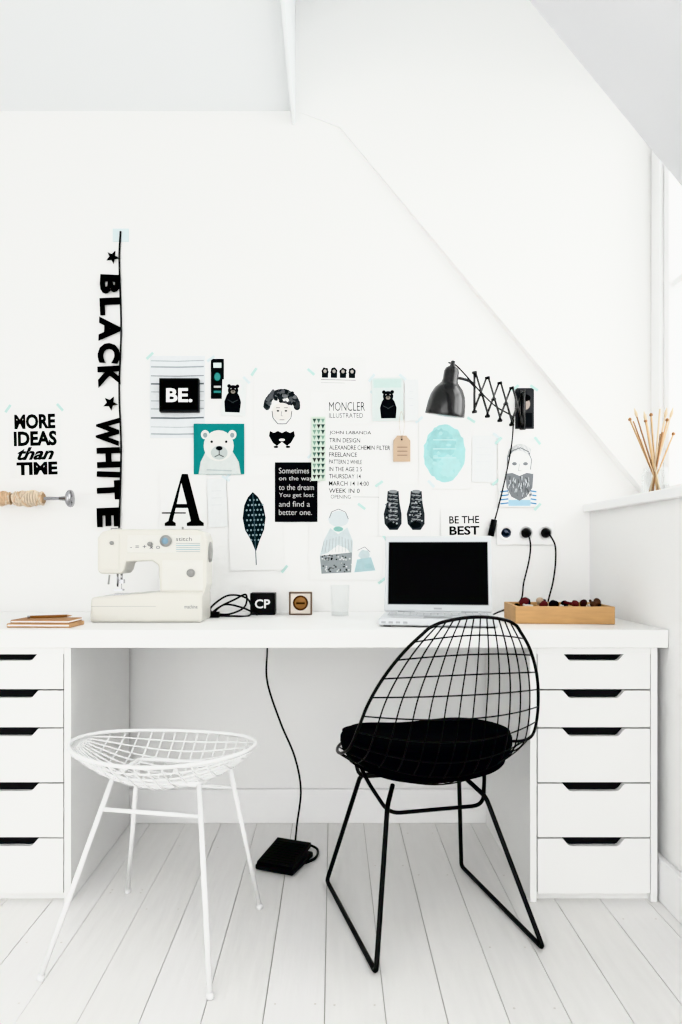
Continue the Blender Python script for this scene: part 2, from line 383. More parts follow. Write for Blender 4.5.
a.text('BE THE',449,516,479,523.5,'#1a1a1a',1,.02); a.text('BEST',449,526,479,535,'#1a1a1a',1,.03); a.obj('lettered_card',recalc=False)
a=Art(498,441,537,507,0)
a.line([(507,468),(507,458),(512,451),(520,448),(528,452),(531,460),(530,470)],1,'#75797c',1)
for k in range(18):
    t=k/17; a.line([(507+t*22,457-6*math.sin(t*3.1)),(509+t*21,449-5*math.sin(t*3.1))],.6,'#7a7e81',1.2)
a.ell(514,464,2.5,1.8,'#7b7f82',1.5); a.ell(525,464,2.5,1.8,'#7b7f82',1.5); a.line([(519,464),(518,471),(521,471)],.6,'#777777',1.5)
a.poly([(505,474),(512,473),(519,476),(526,473),(533,474),(532,488),(526,497),(519,501),(511,497),(506,488)],'#7c8083',1.5)
for k in range(60):
    x=507+random.random()*24; y=476+random.random()*18; a.line([(x,y),(x+random.uniform(-1.5,1.5),y+4)],.6,random.choice(['#3c3e40','#c9cdd0','#65686a']),2+.015*k)
for y in (491,495,499,503): a.line([(500,y+1),(508,y)],1.4,'#4b86b0',1.8); a.line([(530,y),(536,y+1)],1.4,'#4b86b0',1.8)
a.rect(508,500,530,506,'#a8c8d8',1.1)
a.obj('bearded_man_print',recalc=False)
a=Art(515,388,534,429,0,'#3a3b3d'); a.ell(525,404,5,6,'#a99e96',1); a.rect(518,413,532,427,'#1a1b1d',1); a.ell(525,398,5.5,3.5,'#0e0e0f',1.4); a.obj('portrait_photo',recalc=False)
a=Art(309,506,361,580,1)
a.ell(338,519,10,8,'#cfd6d8',1,j=.05); a.line([(329,518),(331,512),(338,509),(345,512),(348,519)],.8,'#787c7f',1.4)
a.poly([(324,540),(330,528),(338,534),(347,527),(353,541),(356,558),(346,548),(338,545),(328,553),(320,556)],'#c5ced0',1.2)
for k in range(10): a.line([(324+k*3,536+abs(k-5)),(322+k*3.4,552)],.5,'#a3a8ab',1.6)
a.poly([(320,556),(352,552),(355,572),(322,574)],'#939a9c',1.4)
for k in range(60): a.ell(322+random.random()*31,555+random.random()*17,.9,.8,random.choice(['#1e2022','#d4d6d7','#4b4e50']),1.8,n=6)
a.ell(338,529,5,2.6,'#8ab5ae',1.8); a.obj('figure_drawing',recalc=False)
a=Art(352,536,383,580,3)
a.ell(364,555,6,5,'#bfcacc',1,j=.1); a.poly([(357,560),(371,557),(376,570),(355,573)],'#a9c2c6',1.2); a.line([(357,551),(364,547),(370,552)],.7,'#7b8083',1.5); a.ell(369,566,4,2.5,'#a0bdc1',1.6); a.obj('small_sketch',recalc=False)
for (x0,y0,x1,y1,r) in [(472,436,496,482,1),(208,479,227,527,-2),(405,380,418,421,0)]:
    a=Art(x0,y0,x1,y1,r,'#e4e6e6')
    for k in range(3): a.line([(x0+4,y0+12+k*7),(x1-5,y0+12+k*7)],.4,'#bfc2c4')
    a.obj('paper_note',recalc=False)
mb=MB(); 
def wq(p,d): return W(p[0],p[1],d+.006)
TAG=mat('kraft_tag','#bca690',0.85)
pts=[(393,441),(397,436),(406,436),(410,441),(410,462),(393,462)]
mb.add([wq(p,0.004) for p in pts]+[wq(p,0.003) for p in pts],[tuple(range(6)),tuple(range(11,5,-1))]+[(i,(i+1)%6,(i+1)%6+6,i+6) for i in range(6)],TAG)
mb.tube(cat([wq((401.5,439),.005),wq((399,425),.005),wq((401,412),.004),wq((404,425),.005),wq((402,439),.005)]),0.0006,mat('string','#a08c78',.9),6)
mb.lathe([(0.003,0),(0.003,0.001)],BLKP,12,Matrix.Translation(wq((401.5,440),0.0045))@Matrix.Rotation(math.pi/2,4,'X'))
for k in range(3): mb.box(*[ (397-CX)/S,(407-CX)/S],-0.0104,-0.0100,CH+(CY-448-k*4)/S,CH+(CY-447.2-k*4)/S,ink('#8a7466'))
mb.obj('gift_tag')
e=empty('letter_garland',W(120,380,0.01))
FELT=mat('black_felt','#050505',0.95,noise=.15,nscale=200,spec=.08)
mb=MB()
mb.tube(cat([W(121,232,.006),W(120,262,.008),W(122,330,.01),W(120,390,.01),W(122,450,.011),W(120,528,.011)],10),0.0034,BLKP,8)
mb.obj('cord',e)
def letter(ch,y0,y1,x0,x1,rot):
    if ch=='*':
        vs=[((.5+.5*math.cos(math.pi/2+k*math.pi/5)*(1 if k%2==0 else .42)),.5+.5*math.sin(math.pi/2+k*math.pi/5)*(1 if k%2==0 else .42)) for k in range(10)]+[(.5,.5)]
        fs=[(10,k,(k+1)%10) for k in range(10)]
    else: vs,fs=tmesh(ch,.05)
    vs=[(v[1],-v[0]) for v in vs]
    ax=min(v[0] for v in vs);bx=max(v[0] for v in vs);ay=min(v[1] for v in vs);by=max(v[1] for v in vs)
    cx=(x0+x1)/2;cy=(y0+y1)/2;r=math.radians(rot); out=[]
    for v in vs:
        X=(v[0]-ax)/(bx-ax)*(x1-x0)+x0-cx; Y=(by-v[1])/(by-ay)*(y1-y0)+y0-cy
        out.append((cx+X*math.cos(r)-Y*math.sin(r),cy+X*math.sin(r)+Y*math.cos(r)))
    m=MB(); n=len(out)
    ec={}
    for f in fs:
        for i in range(len(f)):
            k=(f[i],f[(i+1)%len(f)]); ec[k]=ec.get(k,0)+1
    F2=[tuple(f) for f in fs]+[tuple(q+n for q in reversed(f)) for f in fs]
    for (p,q) in ec:
        if (q,p) not in ec: F2.append((p,p+n,q+n,q))
    m.add([W(p[0],p[1],.0135) for p in out]+[W(p[0],p[1],.0095) for p in out],F2,FELT)
    m.obj('letter_'+('star' if ch=='*' else ch),e)
for ch,y0,y1,x0,x1,r in [('*',252,265,108,120,8),('B',276,295,101,121,3),('L',299,316,101,121,-2),('A',318,342,100,121,2),('C',344,364,99,121,4),('K',367,388,99,121,-3),('*',397,411,105,119,10),('W',418,446,97,120,2),('H',448,468,98,121,-2),('I',472,477.5,98,121,2),('T',481,500,98,121,-3),('E',508,527,98,120,-2)]:
    letter(ch,y0,y1,x0,x1,r)
mb=MB(); mb.box((113-CX)/S,(129-CX)/S,-0.0035,-0.001,CH+(CY-242)/S,CH+(CY-229)/S,mat('washi_tape_clear','#d6e2e4',0.5)); mb.obj('tape',e)

# twine roll on a short rod
e=empty('twine_rail',(-1.02,-0.08,1.12))
zr=CH+(CY-498.5)/ (F/2.46)
mb=MB(); mb.tube([(-1.30,-.08,zr),(-.90,-.08,zr)],.0055,CHROME,12)
R=Matrix.Translation((-.90,-.08,zr))@Matrix.Rotation(math.pi/2,4,'Y')
mb.lathe([(.006,-.02),(.008,0),(.02,.004),(.028,.010),(.030,.016),(.028,.022),(.015,.026),(0,.027)],CHROME,28,R)
mb.tube([(-1.27,0,zr),(-1.27,-.08,zr)],.005,CHROME,10)
mb.lathe([(.018,0),(.018,.004)],CHROME,20,Matrix.Translation((-1.27,0,zr))@Matrix.Rotation(math.pi/2,4,'X'))
mb.obj('rod',e)
TWA=mat('twine_peach','#d3b596',.95,noise=.2,nscale=90,bump=.3,bscale=300); TWB=mat('twine_cream','#e2d2bd',.95,noise=.15,nscale=90,bump=.3,bscale=300); TWC=mat('twine_gap','#a98b6c',.95)
mb=MB()
x0=-1.245
for si,(Lt,rb) in enumerate([(.085,.026),(.075,.024),(.105,.027)]):
    mb.lathe([(.007,0),(.017,0),(.021,Lt*.5),(.017,Lt),(.007,Lt)],TWC,20,Matrix.Translation((x0,-.08,zr))@Matrix.Rotation(math.pi/2,4,'Y'))
    for layer,(turns,hel) in enumerate([(11,1),(5,-1),(4,1)]):
        pts=[]; n=turns*16
        for k in range(n+1):
            t=k/n; a=hel*2*math.pi*turns*t+layer*1.3
            u=t if layer==0 else .5-.5*math.cos(math.pi*t*3)
            rr=rb*(.72+.28*math.sin(math.pi*(.08+.84*u)))-.004+layer*.0022
            pts.append((x0+.004+(Lt-.008)*u,-.08+rr*math.cos(a),zr+rr*math.sin(a)))
        mb.tube(pts,.0038 if layer==0 else .0026,TWA if (layer+si)%2 else TWB,6)
    x0+=Lt+.004
mb.obj('twine_roll',e)

# ================= SCISSOR LAMP =================
e=empty('wall_lamp',(.5,-.1,1.45))
LB=mat('black_enamel','#09090b',0.25,noise=.05,coat=.4)
Wp=Vector((.655,-.02,1.425)); Lp=Vector((.445,-.24,1.44))
mb=MB()
mb.box(.646,.666,-.014,-.008,1.36,1.50,LB); mb.tube([(.656,-.025,1.37),(.656,-.025,1.49)],.005,LB,10)
mb.box(.650,.662,-.025,-.01,1.375,1.385,LB); mb.box(.650,.662,-.025,-.01,1.475,1.485,LB)
d=(Lp-Wp); N=4; hh=.062; up=Vector((0,0,1)); side=d.cross(up).normalized()*.004
for i in range(N):
    a=Wp+d*(i/N); b=Wp+d*((i+1)/N)
    mb.tube([a+up*hh+side,b-up*hh+side],.0036,LB,8); mb.tube([a-up*hh-side,b+up*hh-side],.0036,LB,8)
    for q in (a+up*hh,a-up*hh,b+up*hh,b-up*hh,(a+b)/2): mb.tube([q-side*1.8,q+side*1.8],.005,LB,10)
mb.obj('scissor_arm',e)
mb=MB()
T=Lp+Vector((-.085,-.02,.008))
mb.tube([Lp+up*hh,Lp-up*hh],.004,LB,8)
mb.tube(cat([Lp+up*.02,Lp+Vector((-.02,-.006,.035)),T+Vector((.018,.0,.035))]),.005,LB,8)
mb.obj('joint',e)
mb=MB()
M=Matrix.Translation(T+Vector((-.004,0,-.035)))@Matrix.Rotation(math.radians(8),4,'Y')@Matrix.Rotation(math.radians(8),4,'X')
mb.lathe([(.061,-.05),(.062,-.048),(.061,-.035),(.059,-.012),(.054,.012),(.045,.032),(.033,.045),(.026,.052),(.026,.055),(.024,.06),(.024,.085),(.02,.096),(.01,.102),(.007,.108),(.007,.118),(0,.12)],LB,40,M)
mb.lathe([(.060,-.049),(.055,-.012),(.042,.026),(.02,.045),(0,.05)],mat('shade_inner_white','#e8e8e6',.5),40,M)
mb.lathe([(0,-.035),(.018,-.03),(.025,-.012),(.02,.01),(.013,.025),(.013,.045)],mat('bulb_glass','#f4f2ea',.3),24,M)
mb.obj('shade',e)
mb=MB()
mb.tube(cat([T+Vector((.0,0,.08)),T+Vector((.03,.01,.07)),Lp+Vector((.02,.0,.0)),Wp+Vector((-.12,-.12,-.01)),Wp+Vector((-.05,-.05,-.03)),W(511,428,.03),W(510,450,.014),W(504,480,.014),W(498,505,.014),W(493,522,.02)],10),.0026,BLKP,8)
mb.tube([W(493,520,.02),W(489.5,536,.02)],.011,BLKP,12)
mb.obj('cord',e)

# ================= SOCKETS =================
e=empty('wall_socket',W(525,533,0.01))
mb=MB(); p0=W(496,521);p1=W(554,545); mb.box(p0.x,p1.x,-.009,-.0005,p1.z,p0.z,TRIM); mb.obj('plate',e,bevel=.003)
mb=MB()
RX=Matrix.Rotation(math.pi/2,4,'X')
for px in (505.5,525,544.5):
    mb.lathe([(.026,.009),(.026,.012),(.023,.0125),(.022,.0095)],TRIM,28,Matrix.Translation(W(px,533))@RX)
mb.lathe([(.0,.0098),(.017,.0098)],mat('socket_grey','#5a6476',.5),24,Matrix.Translation(W(505.5,533))@RX)
for sx in (-.006,.006): mb.lathe([(0,.0101),(.0025,.0101)],BLKP,10,Matrix.Translation(W(505.5,533)+Vector((sx,0,0)))@RX)
mb.obj('rims',e)
for px,pts in ((525,[(525,533,.04),(527,545,.045),(526,560,.04),(520,582,.05),(513,600,.09)]),(544.5,[(545,533,.04),(551,545,.045),(552,562,.04),(549,582,.045),(543,601,.06)])):
    c=empty('power_plug',W(px,533,.03)); mb=MB()
    mb.lathe([(.016,.0102),(.017,.014),(.016,.024),(.011,.034),(.006,.044),(0,.045)],BLKP,24,Matrix.Translation(W(px,533))@RX)
    P=[W(*p) for p in pts]
    if px==525: P+= [Vector((.535,-.16,.740)),Vector((.50,-.20,.7335)),Vector((.47,-.22,.7335))]
    else: P+= [Vector((.72,-.12,.745)),Vector((.70,-.17,.7335))]
    mb.tube(cat(P,8),.0028,BLKP,8); mb.obj('plug_and_cord',c)

# ================= LAPTOP =================
ML=Matrix.Translation((.302,-.435,DZ))@Matrix.Rotation(math.radians(-8),4,'Z')
e=empty('laptop',ML.translation)
LW=mat('laptop_white','#cfd2d4',.35,noise=.01); LG=mat('laptop_silver','#a6a9ac',.35)
hw=.163; hd=.11
mb=MB(ML); mb.box(-hw,hw,-hd,hd,.004,.024,LW); mb.obj('base',e,bevel=.005)
mb=MB(ML)
for sx in (-1,1):
    for sy in (-1,1): mb.box(sx*.14-.01,sx*.14+.01,sy*.09-.006,sy*.09+.006,0.0003,.005,BLKP)
mb.box(-.145,.145,-.012,.085,.024,.0245,LG)
for r in range(5):
    for c in range(14):
        x=-.141+c*.0202; y=-.008+r*.018; mb.box(x+.001,x+.0185,y+.001,y+.0165,.0245,.0268,LW)
mb.box(-.04,.04,-.085,-.035,.024,.0246,LG); mb.box(-.04,.04,-.098,-.088,.024,.0248,LG)
for k in range(4): mb.box(-.155+k*.02,-.143+k*.02,-hd-.0004,-hd+.002,.010,.016,LG)
mb.obj('keyboard',e)
MS=ML@Matrix.Translation((0,hd-.004,.026))@Matrix.Rotation(math.radians(-13),4,'X')
mb=MB(MS); mb.box(-hw+.001,hw-.001,-.003,.007,.0,.236,LW); mb.obj('lid',e,bevel=.004)
mb=MB(MS); mb.box(-.15,.15,-.0042,-.003,.022,.216,mat('screen_black','#020203',.45,noise=0,spec=.12)); mb.box(-.152,.152,-.0036,-.003,.020,.218,LG)
mb.box(-.012,.012,-.0038,-.003,.007,.012,LG)
mb.tube([(-.12,.002,-.002),(-.07,.002,-.002)],.006,LG,12); mb.tube([(.07,.002,-.002),(.12,.002,-.002)],.006,LG,12)
mb.obj('display',e)

# ================= SEWING MACHINE =================
e=empty('sewing_machine',(-.54,-.30,DZ))
SM=mat('machine_ivory','#d5d3cb',.35,noise=.01,coat=.3); SG=mat('machine_grey','#969693',.4); SP=mat('machine_panel','#dddcd6',.35)
s2=338.0
def q(px,py): return ((px-CX)/s2, CH+(CY-py)/s2)
mb=MB(); mb.prism([q(92,621.8),q(203,621.8),q(203,592),q(160,592),q(93,597)],-.40,-.24,SM)
mb.obj('bed',e,bevel=.008)
mb=MB()
mb.prism([q(160,596),q(203,596),q(206,585),q(207,540),q(204,532),q(196,529.5),q(112,529),q(101,532),q(97,538),q(97,571),q(100,574),q(121,574),q(124,570),q(126,562),q(152,561),q(158,565)],-.375,-.265,SM)
mb.obj('body_arm',e,bevel=.010,bseg=4)
mb=MB()
mb.prism([q(100,534),q(119,534),q(119,570),q(100,570)],-.378,-.372,SM)
mb.prism([q(127,535),q(201,535),q(201,553),q(127,553)],-.3765,-.374,SP)
mb.prism([q(162,560),q(203,560),q(203,590),q(162,590)],-.3765,-.374,SP)
mb.obj('panels',e,bevel=.001,bseg=2)
mb=MB()
def disc(px,py,r,h,m,y=-.3765): 
    x,z=q(px,py); mb.lathe([(r,0),(r,h*.7),(r*.9,h),(0,h)],m,28,Matrix.Translation((x,y,z))@RX)
disc(166,541,.017,.014,SG); disc(166,541,.010,.018,mat('machine_blue','#7a98aa',.4)); disc(150,544,.007,.01,SG); disc(191,573,.012,.012,SG); disc(112,543,.006,.008,SG)
x,z=q(206,552)
mb.lathe([(.012,0),(.030,.002),(.032,.006),(.030,.010),(.012,.013),(0,.013)],SG,28,Matrix.Translation((x-.004,-.32,z))@Matrix.Rotation(math.pi/2,4,'Y'))
x,z=q(116,574)
mb.tube([(x,-.32,z+.01),(x,-.32,z-.028)],.0035,CHROME,10); mb.tube([(x,-.32,z-.028),(x,-.32,z-.052)],.001,CHROME,6)
mb.tube([(x-.012,-.32,z+.01),(x-.012,-.32,z-.04)],.003,CHROME,10); mb.box(x-.018,x+.006,-.335,-.31,z-.052,z-.047,CHROME); mb.box(x-.006,x+.008,-.33,-.31,z-.03,z-.018,CHROME)
xx,zz=q(118,596); mb.box(xx-.03,xx+.035,-.36,-.28,zz-.001,zz+.004,CHROME)
mb.tube([(x-.02,-.375,z-.003),(x-.02,-.385,z-.03)],.003,SG,8)
x,z=q(178,530); mb.tube([(x,-.31,z-.005),(x,-.31,z+.012)],.003,SG,8)
x,z=q(112,529); mb.box(x-.012,x+.008,-.35,-.30,z-.003,z+.004,SG)
mb.obj('fittings',e)
mb=MB()
def stxt(t,x0,y0,x1,y1,col,y=-.3772,off=.0):
    vs,fs=tmesh(t,off); ax=min(v[0] for v in vs);bx=max(v[0] for v in vs);ay=min(v[1] for v in vs);by=max(v[1] for v in vs)
    A=q(x0,y0);B=q(x1,y1)
    mb.add([(A[0]+(v[0]-ax)/(bx-ax)*(B[0]-A[0]),y,B[1]+(v[1]-ay)/(by-ay)*(A[1]-B[1])) for v in vs],fs,ink(col))
stxt('stitch',176,537,192,541,'#4f5356'); stxt('- = + x o',130,545,160,549,'#6b6f72'); stxt('SEW',170,596,182,600,'#7a7d7f')
for k in range(5): 
    A=q(176,543+k*2); B=q(200,543.7+k*2); mb.add([(A[0],-.3772,A[1]),(B[0],-.3772,A[1]),(B[0],-.3772,B[1]),(A[0],-.3772,B[1])],[(0,1,2,3)],ink('#8aaab5' if k%2 else '#a9acad'))
mb.box(q(94,606)[0],q(158,606)[0],-.4006,-.4,q(94,606)[1],q(94,605.6)[1],SG)
stxt('machine',186,604,199,608,'#6b6f72',y=-.4006)
mb.obj('markings',e,recalc=False)

# ================= DESK ITEMS =================
mb=MB()
c0=Vector((-.365,-.19,DZ))
P=[c0+Vector(p) for p in [(-.03,-.03,.004),(.0,-.02,.03),(.05,-.01,.055),(.085,0,.07),(.08,.0,.03),(.03,-.01,.008),(-.02,-.02,.015),(-.02,-.02,.035),(.03,0,.068),(.09,.01,.055),(.10,0,.006),(.05,-.03,.004),(-.01,-.04,.01),(.02,-.03,.04),(.075,-.02,.03),(.12,.02,.004)]]
mb.tube(cat(P,8),.003,BLKP,8)
mb.box(c0.x-.035,c0.x+.005,c0.y-.05,c0.y-.028,DZ+.0005,DZ+.018,BLKP)
mb.obj('charger_cable')
def dx(px,d): return (px-CX)*d/F
d=2.40; e=empty('letter_box',(dx(262,d),-.11,DZ+.04)); mb=MB(); X0,X1=dx(250,d),dx(275,d)
mb.box(X0,X1,-.14,-.08,DZ+.0005,DZ+.072,BLKP); mb.obj('box',e,bevel=.002)
mb=MB(); vs,fs=tmesh('CP',.02); ax=min(v[0] for v in vs);bx=max(v[0] for v in vs);ay=min(v[1] for v in vs);by=max(v[1] for v in vs)
mb.add([(X0+.016+(v[0]-ax)/(bx-ax)*(X1-X0-.032),-.1406,DZ+.022+(v[1]-ay)/(by-ay)*.03) for v in vs],fs,ink('#f2f2f2')); mb.obj('lettering',e,recalc=False)
e=empty('motif_box',(dx(301,d),-.11,DZ+.04)); mb=MB(); X0,X1=dx(289,d),dx(312,d)
mb.box(X0,X1,-.14,-.09,DZ+.0005,DZ+.076,mat('box_cream','#dcd4c8',.7)); mb.obj('box',e,bevel=.002)
mb=MB(); xm=(X0+X1)/2
mb.box(X0+.006,X1-.006,-.1408,-.14,DZ+.006,DZ+.070,ink('#d9d1c8'))
def vdisc(r,y,z,m): 
    mb.lathe([(0,.0002),(r,.0002),(r,0)],m,28,Matrix.Translation((xm,y,z))@RX)
vdisc(.025,-.1410,DZ+.04,ink('#4a3022')); vdisc(.019,-.1414,DZ+.04,ink('#97704a'))
mb.box(xm-.014,xm+.014,-.1424,-.1417,DZ+.036,DZ+.042,ink('#2a1a12'))
for (a1,b1,c1,d1) in [(X0,X1,DZ+.001,DZ+.005),(X0,X1,DZ+.071,DZ+.076),(X0,X0+.005,DZ+.001,DZ+.076),(X1-.005,X1,DZ+.001,DZ+.076)]: mb.box(a1,b1,-.1418,-.14,c1,d1,ink('#6d5a4c'))
mb.obj('front',e)
mb=MB(); mb.lathe([(0,.003),(.026,.003),(.030,.10),(.0315,.10),(.0285,0),(0,0)],GLASS,32,Matrix.Translation((dx(340,2.36),-.17,DZ+.0005))); mb.obj('drinking_glass')
KR=mat('kraft_wood','#bb946c',.7,noise=.08,nscale=30); 
mb=MB(Matrix.Translation((-.80,-.50,DZ+.0005))@Matrix.Rotation(math.radians(-3),4,'Z'))
mb.box(-.088,.088,-.05,.05,0,.011,KR); mb.box(-.086,.086,-.0505,.0485,.0035,.0085,PAPER)
mb.box(-.08,.082,-.045,.05,.0112,.02,mat('kraft_cover','#a87e56',.75,noise=.08,nscale=30)); mb.box(-.0785,.0825,-.0455,.0485,.0135,.0180,PAPER)
mb.obj('notebook_stack',bevel=.001,bseg=1)
mb=MB(); PE=mat('pencil_wood','#8a5a2e',.6)
mb.tube([(-.85,-.49,DZ+.0245),(-.76,-.45,DZ+.0245)],.0038,PE,6); mb.tube([(-.76,-.45,DZ+.0245),(-.748,-.4447,DZ+.0245)],[.0038,.0005],KR,6); mb.tube([(-.856,-.4927,DZ+.0245),(-.85,-.49,DZ+.0245)],.004,CHROME,8); mb.obj('pencil')
e=empty('wooden_tray',(.655,-.35,DZ)); PINE=mat('pine_wood','#c49a68',.6,noise=.10,nscale=8,stretch=(2,2,14))
MT=Matrix.Translation((.672,-.345,DZ+.0005))@Matrix.Rotation(math.radians(-4),4,'Z')
mb=MB(MT); L=.14; D=.10; H=.05
mb.box(-L,L,-D,-D+.01,0,H,PINE); mb.box(-L,L,D-.01,D,0,H,PINE); mb.box(-L,-L+.01,-D+.01,D-.01,0,H,PINE); mb.box(L-.01,L,-D+.01,D-.01,0,H,PINE)
mb.box(-L+.01,L-.01,-D+.01,D-.01,.002,.008,PINE); mb.box(-.05,-.044,-D+.01,D-.01,.008,H-.006,PINE); mb.box(.045,.051,-D+.01,D-.01,.008,H-.006,PINE)
mb.obj('tray_body',e,bevel=.0015,bseg=2)
mb=MB(MT); cols=['#1b1b1e','#3a2a2c','#5c3336','#222a35','#b9a48f','#e8e4de','#111113','#55423a']
for i in range(44):
    x=random.uniform(-L+.028,L-.028); y=random.uniform(-D+.028,D-.028); z=random.uniform(.02,.060); c=ink(random.choice(cols))
    Mx=Matrix.Translation((x,y,z))@Matrix.Rotation(random.uniform(0,6.28),4,'Z')@Matrix.Rotation(random.uniform(0.6,2.2),4,'X')
    t=i%3
    if t==0: mb.lathe([(0,-.012),(.011,-.012),(.011,-.009),(.007,-.008),(.007,.008),(.011,.009),(.011,.012),(0,.012)],c,16,Mx)
    elif t==1: mb.tube([Mx@Vector((0,0,-.018)),Mx@Vector((0,0,.018))],.004,c,8)
    else: mb.lathe([(0,-.008),(.008,-.006),(.012,0),(.008,.007),(0,.009)],c,14,Mx)
mb.obj('sewing_notions',e)

J=Vector((1.005,-.26,1.1035)); e=empty('brush_jar',J)
mb=MB(Matrix.Translation(J)); mb.lathe([(0,.003),(.036,.004),(.038,.01),(.038,.078),(.033,.086),(.033,.095),(.036,.095),(.036,.086),(.041,.078),(.041,.004),(.038,0),(0,0)],GLASS,32); mb.obj('jar',e)
mb=MB(); ST=[mat('bamboo_stick','#b5976f',.6),mat('pale_stick','#cdbb9f',.6),mat('brown_stick','#8a643e',.6)]
for i in range(14):
    a=2*math.pi*i/14+random.uniform(-.2,.2); b=Vector((math.cos(a+3.1)*.022,math.sin(a+3.1)*.022,.006)); rr=random.uniform(.035,.065); t=Vector((math.cos(a)*rr,math.sin(a)*rr*.8,random.uniform(.18,.275)))
    if math.cos(a)<-.3: t.x*=1.35
    mb.tube([J+b,J+t],random.uniform(.0022,.0034),ST[i%3],8)
    if i%3==0: mb.lathe([(0,-.005),(.005,-.003),(.006,.001),(.003,.006),(0,.007)],ST[2],12,Matrix.Translation(J+t))
    if i%4==1:
        dd=(t-b).normalized(); mb.tube([J+t,J+t+dd*.012,J+t+dd*.03],[.0035,.005,.001],ST[1],8)
mb.obj('sticks',e)

# ================= FOOT PEDAL + CORD =================
e=empty('foot_pedal',(-.13,-.30,.02))
MP=Matrix.Translation((-.145,-.345,0))@Matrix.Rotation(math.radians(-22),4,'Z')
mb=MB(MP); mb.prism([(-.062,.003),(.062,.003),(.062,.02),(-.062,.02)],-.075,.075,BLKP); mb.obj('base',e,bevel=.006)
mb=MB(MP@Matrix.Translation((0,0,.024))@Matrix.Rotation(math.radians(9),4,'X')); mb.box(-.057,.057,-.07,.07,.0,.014,BLKP)
for k in range(9): mb.box(-.048,.048,-.058+k*.013,-.053+k*.013,.014,.0165,BLKP)
mb.obj('treadle',e,bevel=.004)
mb=MB()
mb.tube(cat([(-.222,-.03,.675),(-.22,-.10,.60),(-.21,-.2,.52),(-.165,-.24,.40),(-.12,-.26,.30),(-.10,-.27,.2),(-.112,-.265,.09),(-.118,-.26,.03)],10),.0030,BLKP,8)
mb.tube(cat([(-.115,-.27,.02),(-.09,-.225,.012),(-.05,-.245,.005),(-.055,-.315,.005),(-.10,-.365,.006)],10),.0038,BLKP,8)
mb.obj('cord',e)

# ================= BLACK WIRE CHAIR =================
ang=math.radians(13.9); C0=Vector((.237,-.644,0))
MC=Matrix.Translation(C0)@Matrix.Rotation(ang,4,'Z')
e=empty('wire_chair',C0)
rows=[(-.318,.795,.098,-.302,.778),(-.303,.735,.148,-.272,.722),(-.287,.67,.186,-.238,.66),(-.268,.60,.212,-.203,.595),(-.245,.515,.227,-.170,.53),(-.205,.435,.236,-.130,.478),(-.135,.378,.238,-.065,.448),(-.045,.357,.230,.01,.432),(.06,.356,.208,.085,.425),(.15,.372,.168,.155,.42),(.225,.405,.10,.208,.416)]
def rowat(t):
    t=max(0,min(1,t))*(len(rows)-1); i=min(int(t),len(rows)-2); u=t-i
    a=rows[i-1] if i>0 else tuple(2*rows[0][k]-rows[1][k] for k in range(5)); b=rows[i]; c=rows[i+1]; d=rows[i+2] if i+2<len(rows) else tuple(2*rows[-1][k]-rows[-2][k] for k in range(5))
    return [0.5*(2*b[k]+(c[k]-a[k])*u+(2*a[k]-5*b[k]+4*c[k]-d[k])*u*u+(3*b[k]-a[k]-3*c[k]+d[k])*u**3) for k in range(5)]
def sh(s,t):
    fc,zc,w,fe,ze=rowat(t); return Vector((s*w,fc+(fe-fc)*s*s,zc+(ze-zc)*s*s))
mb=MB(MC)
rim=[sh(s/6,0) for s in range(-5,6)]+[sh(1,.012+k*.976/40) for k in range(41)]+[sh(-s/6,1) for s in range(-5,6)]+[sh(-1,.988-k*.976/40) for k in range(41)]
mb.tube(cat(rim,2,True),.0038,BLK,8,cyc=True); mb.obj('rim',e)
mb=MB(MC)
NL=12
for k in range(NL):
    s=-1+2*(k+1)/(NL+1); mb.tube([sh(s,j/50) for j in range(51)],.0017,BLK,6)
for t in [.065,.135,.205,.275,.345,.41,.475,.54,.605,.67,.735,.80,.865,.93]:
    mb.tube([sh(-1+j/10,t)+Vector((0,0,-.002)) for j in range(21)],.0017,BLK,6)
mb.obj('wire_shell',e)
mb=MB(MC); r=.0060
for sx in (-1,1):
    P=[(sx*.10,.05,.355),(sx*.142,.105,.337),(sx*.205,.230,r),(sx*.205,-.238,r),(sx*.130,-.09,.320),(sx*.10,-.04,.352)]
    mb.tube(fillet(P,.016),r,BLK,12)
mb.tube(fillet([(-.17,.02,.395),(-.16,-.02,.36),(-.125,-.085,.298),(.125,-.085,.298),(.16,-.02,.36),(.17,.02,.395)],.03),.005,BLK,10)
mb.tube(fillet([(-.17,.06,.395),(-.15,.09,.337),(.15,.09,.337),(.17,.06,.395)],.03),.005,BLK,10)
mb.obj('sled_legs',e)
CU=mat('black_cushion_fabric','#09090b',.95,noise=.2,nscale=150,bump=.35,bscale=500,spec=.08)
vs=[];fs=[];n=64;rings=[(0,-.054),(.3,-.055),(.6,-.054),(.80,-.049),(.91,-.040),(.975,-.024),(1,-.006),(.997,.010),(.965,.024),(.89,.036),(.76,.043),(.5,.047),(0,.048)]
for (rr,z) in rings:
    for k in range(n):
        a=2*math.pi*k/n; w=abs(math.cos(a))**.88*math.copysign(1,math.cos(a)); h=abs(math.sin(a))**.88*math.copysign(1,math.sin(a))
        x=rr*w*.218*(1-.07*h); y=rr*h*.198+.010
        vs.append((x,y,.418+z+.034*(x/.21)**2+.02*max(0,-(y)/.18)**2+.0018*math.sin(5*a+rr*4)*rr))
for i in range(len(rings)-1):
    for k in range(n): fs.append((i*n+k,i*n+(k+1)%n,(i+1)*n+(k+1)%n,(i+1)*n+k))
mb=MB(MC); mb.add(vs,fs,CU,True); mb.tube([Vector(vs[8*n+k])for k in range(n)],.003,CU,6,cyc=True); mb.tube([Vector(vs[4*n+k])for k in range(n)],.003,CU,6,cyc=True); mb.obj('cushion',e)

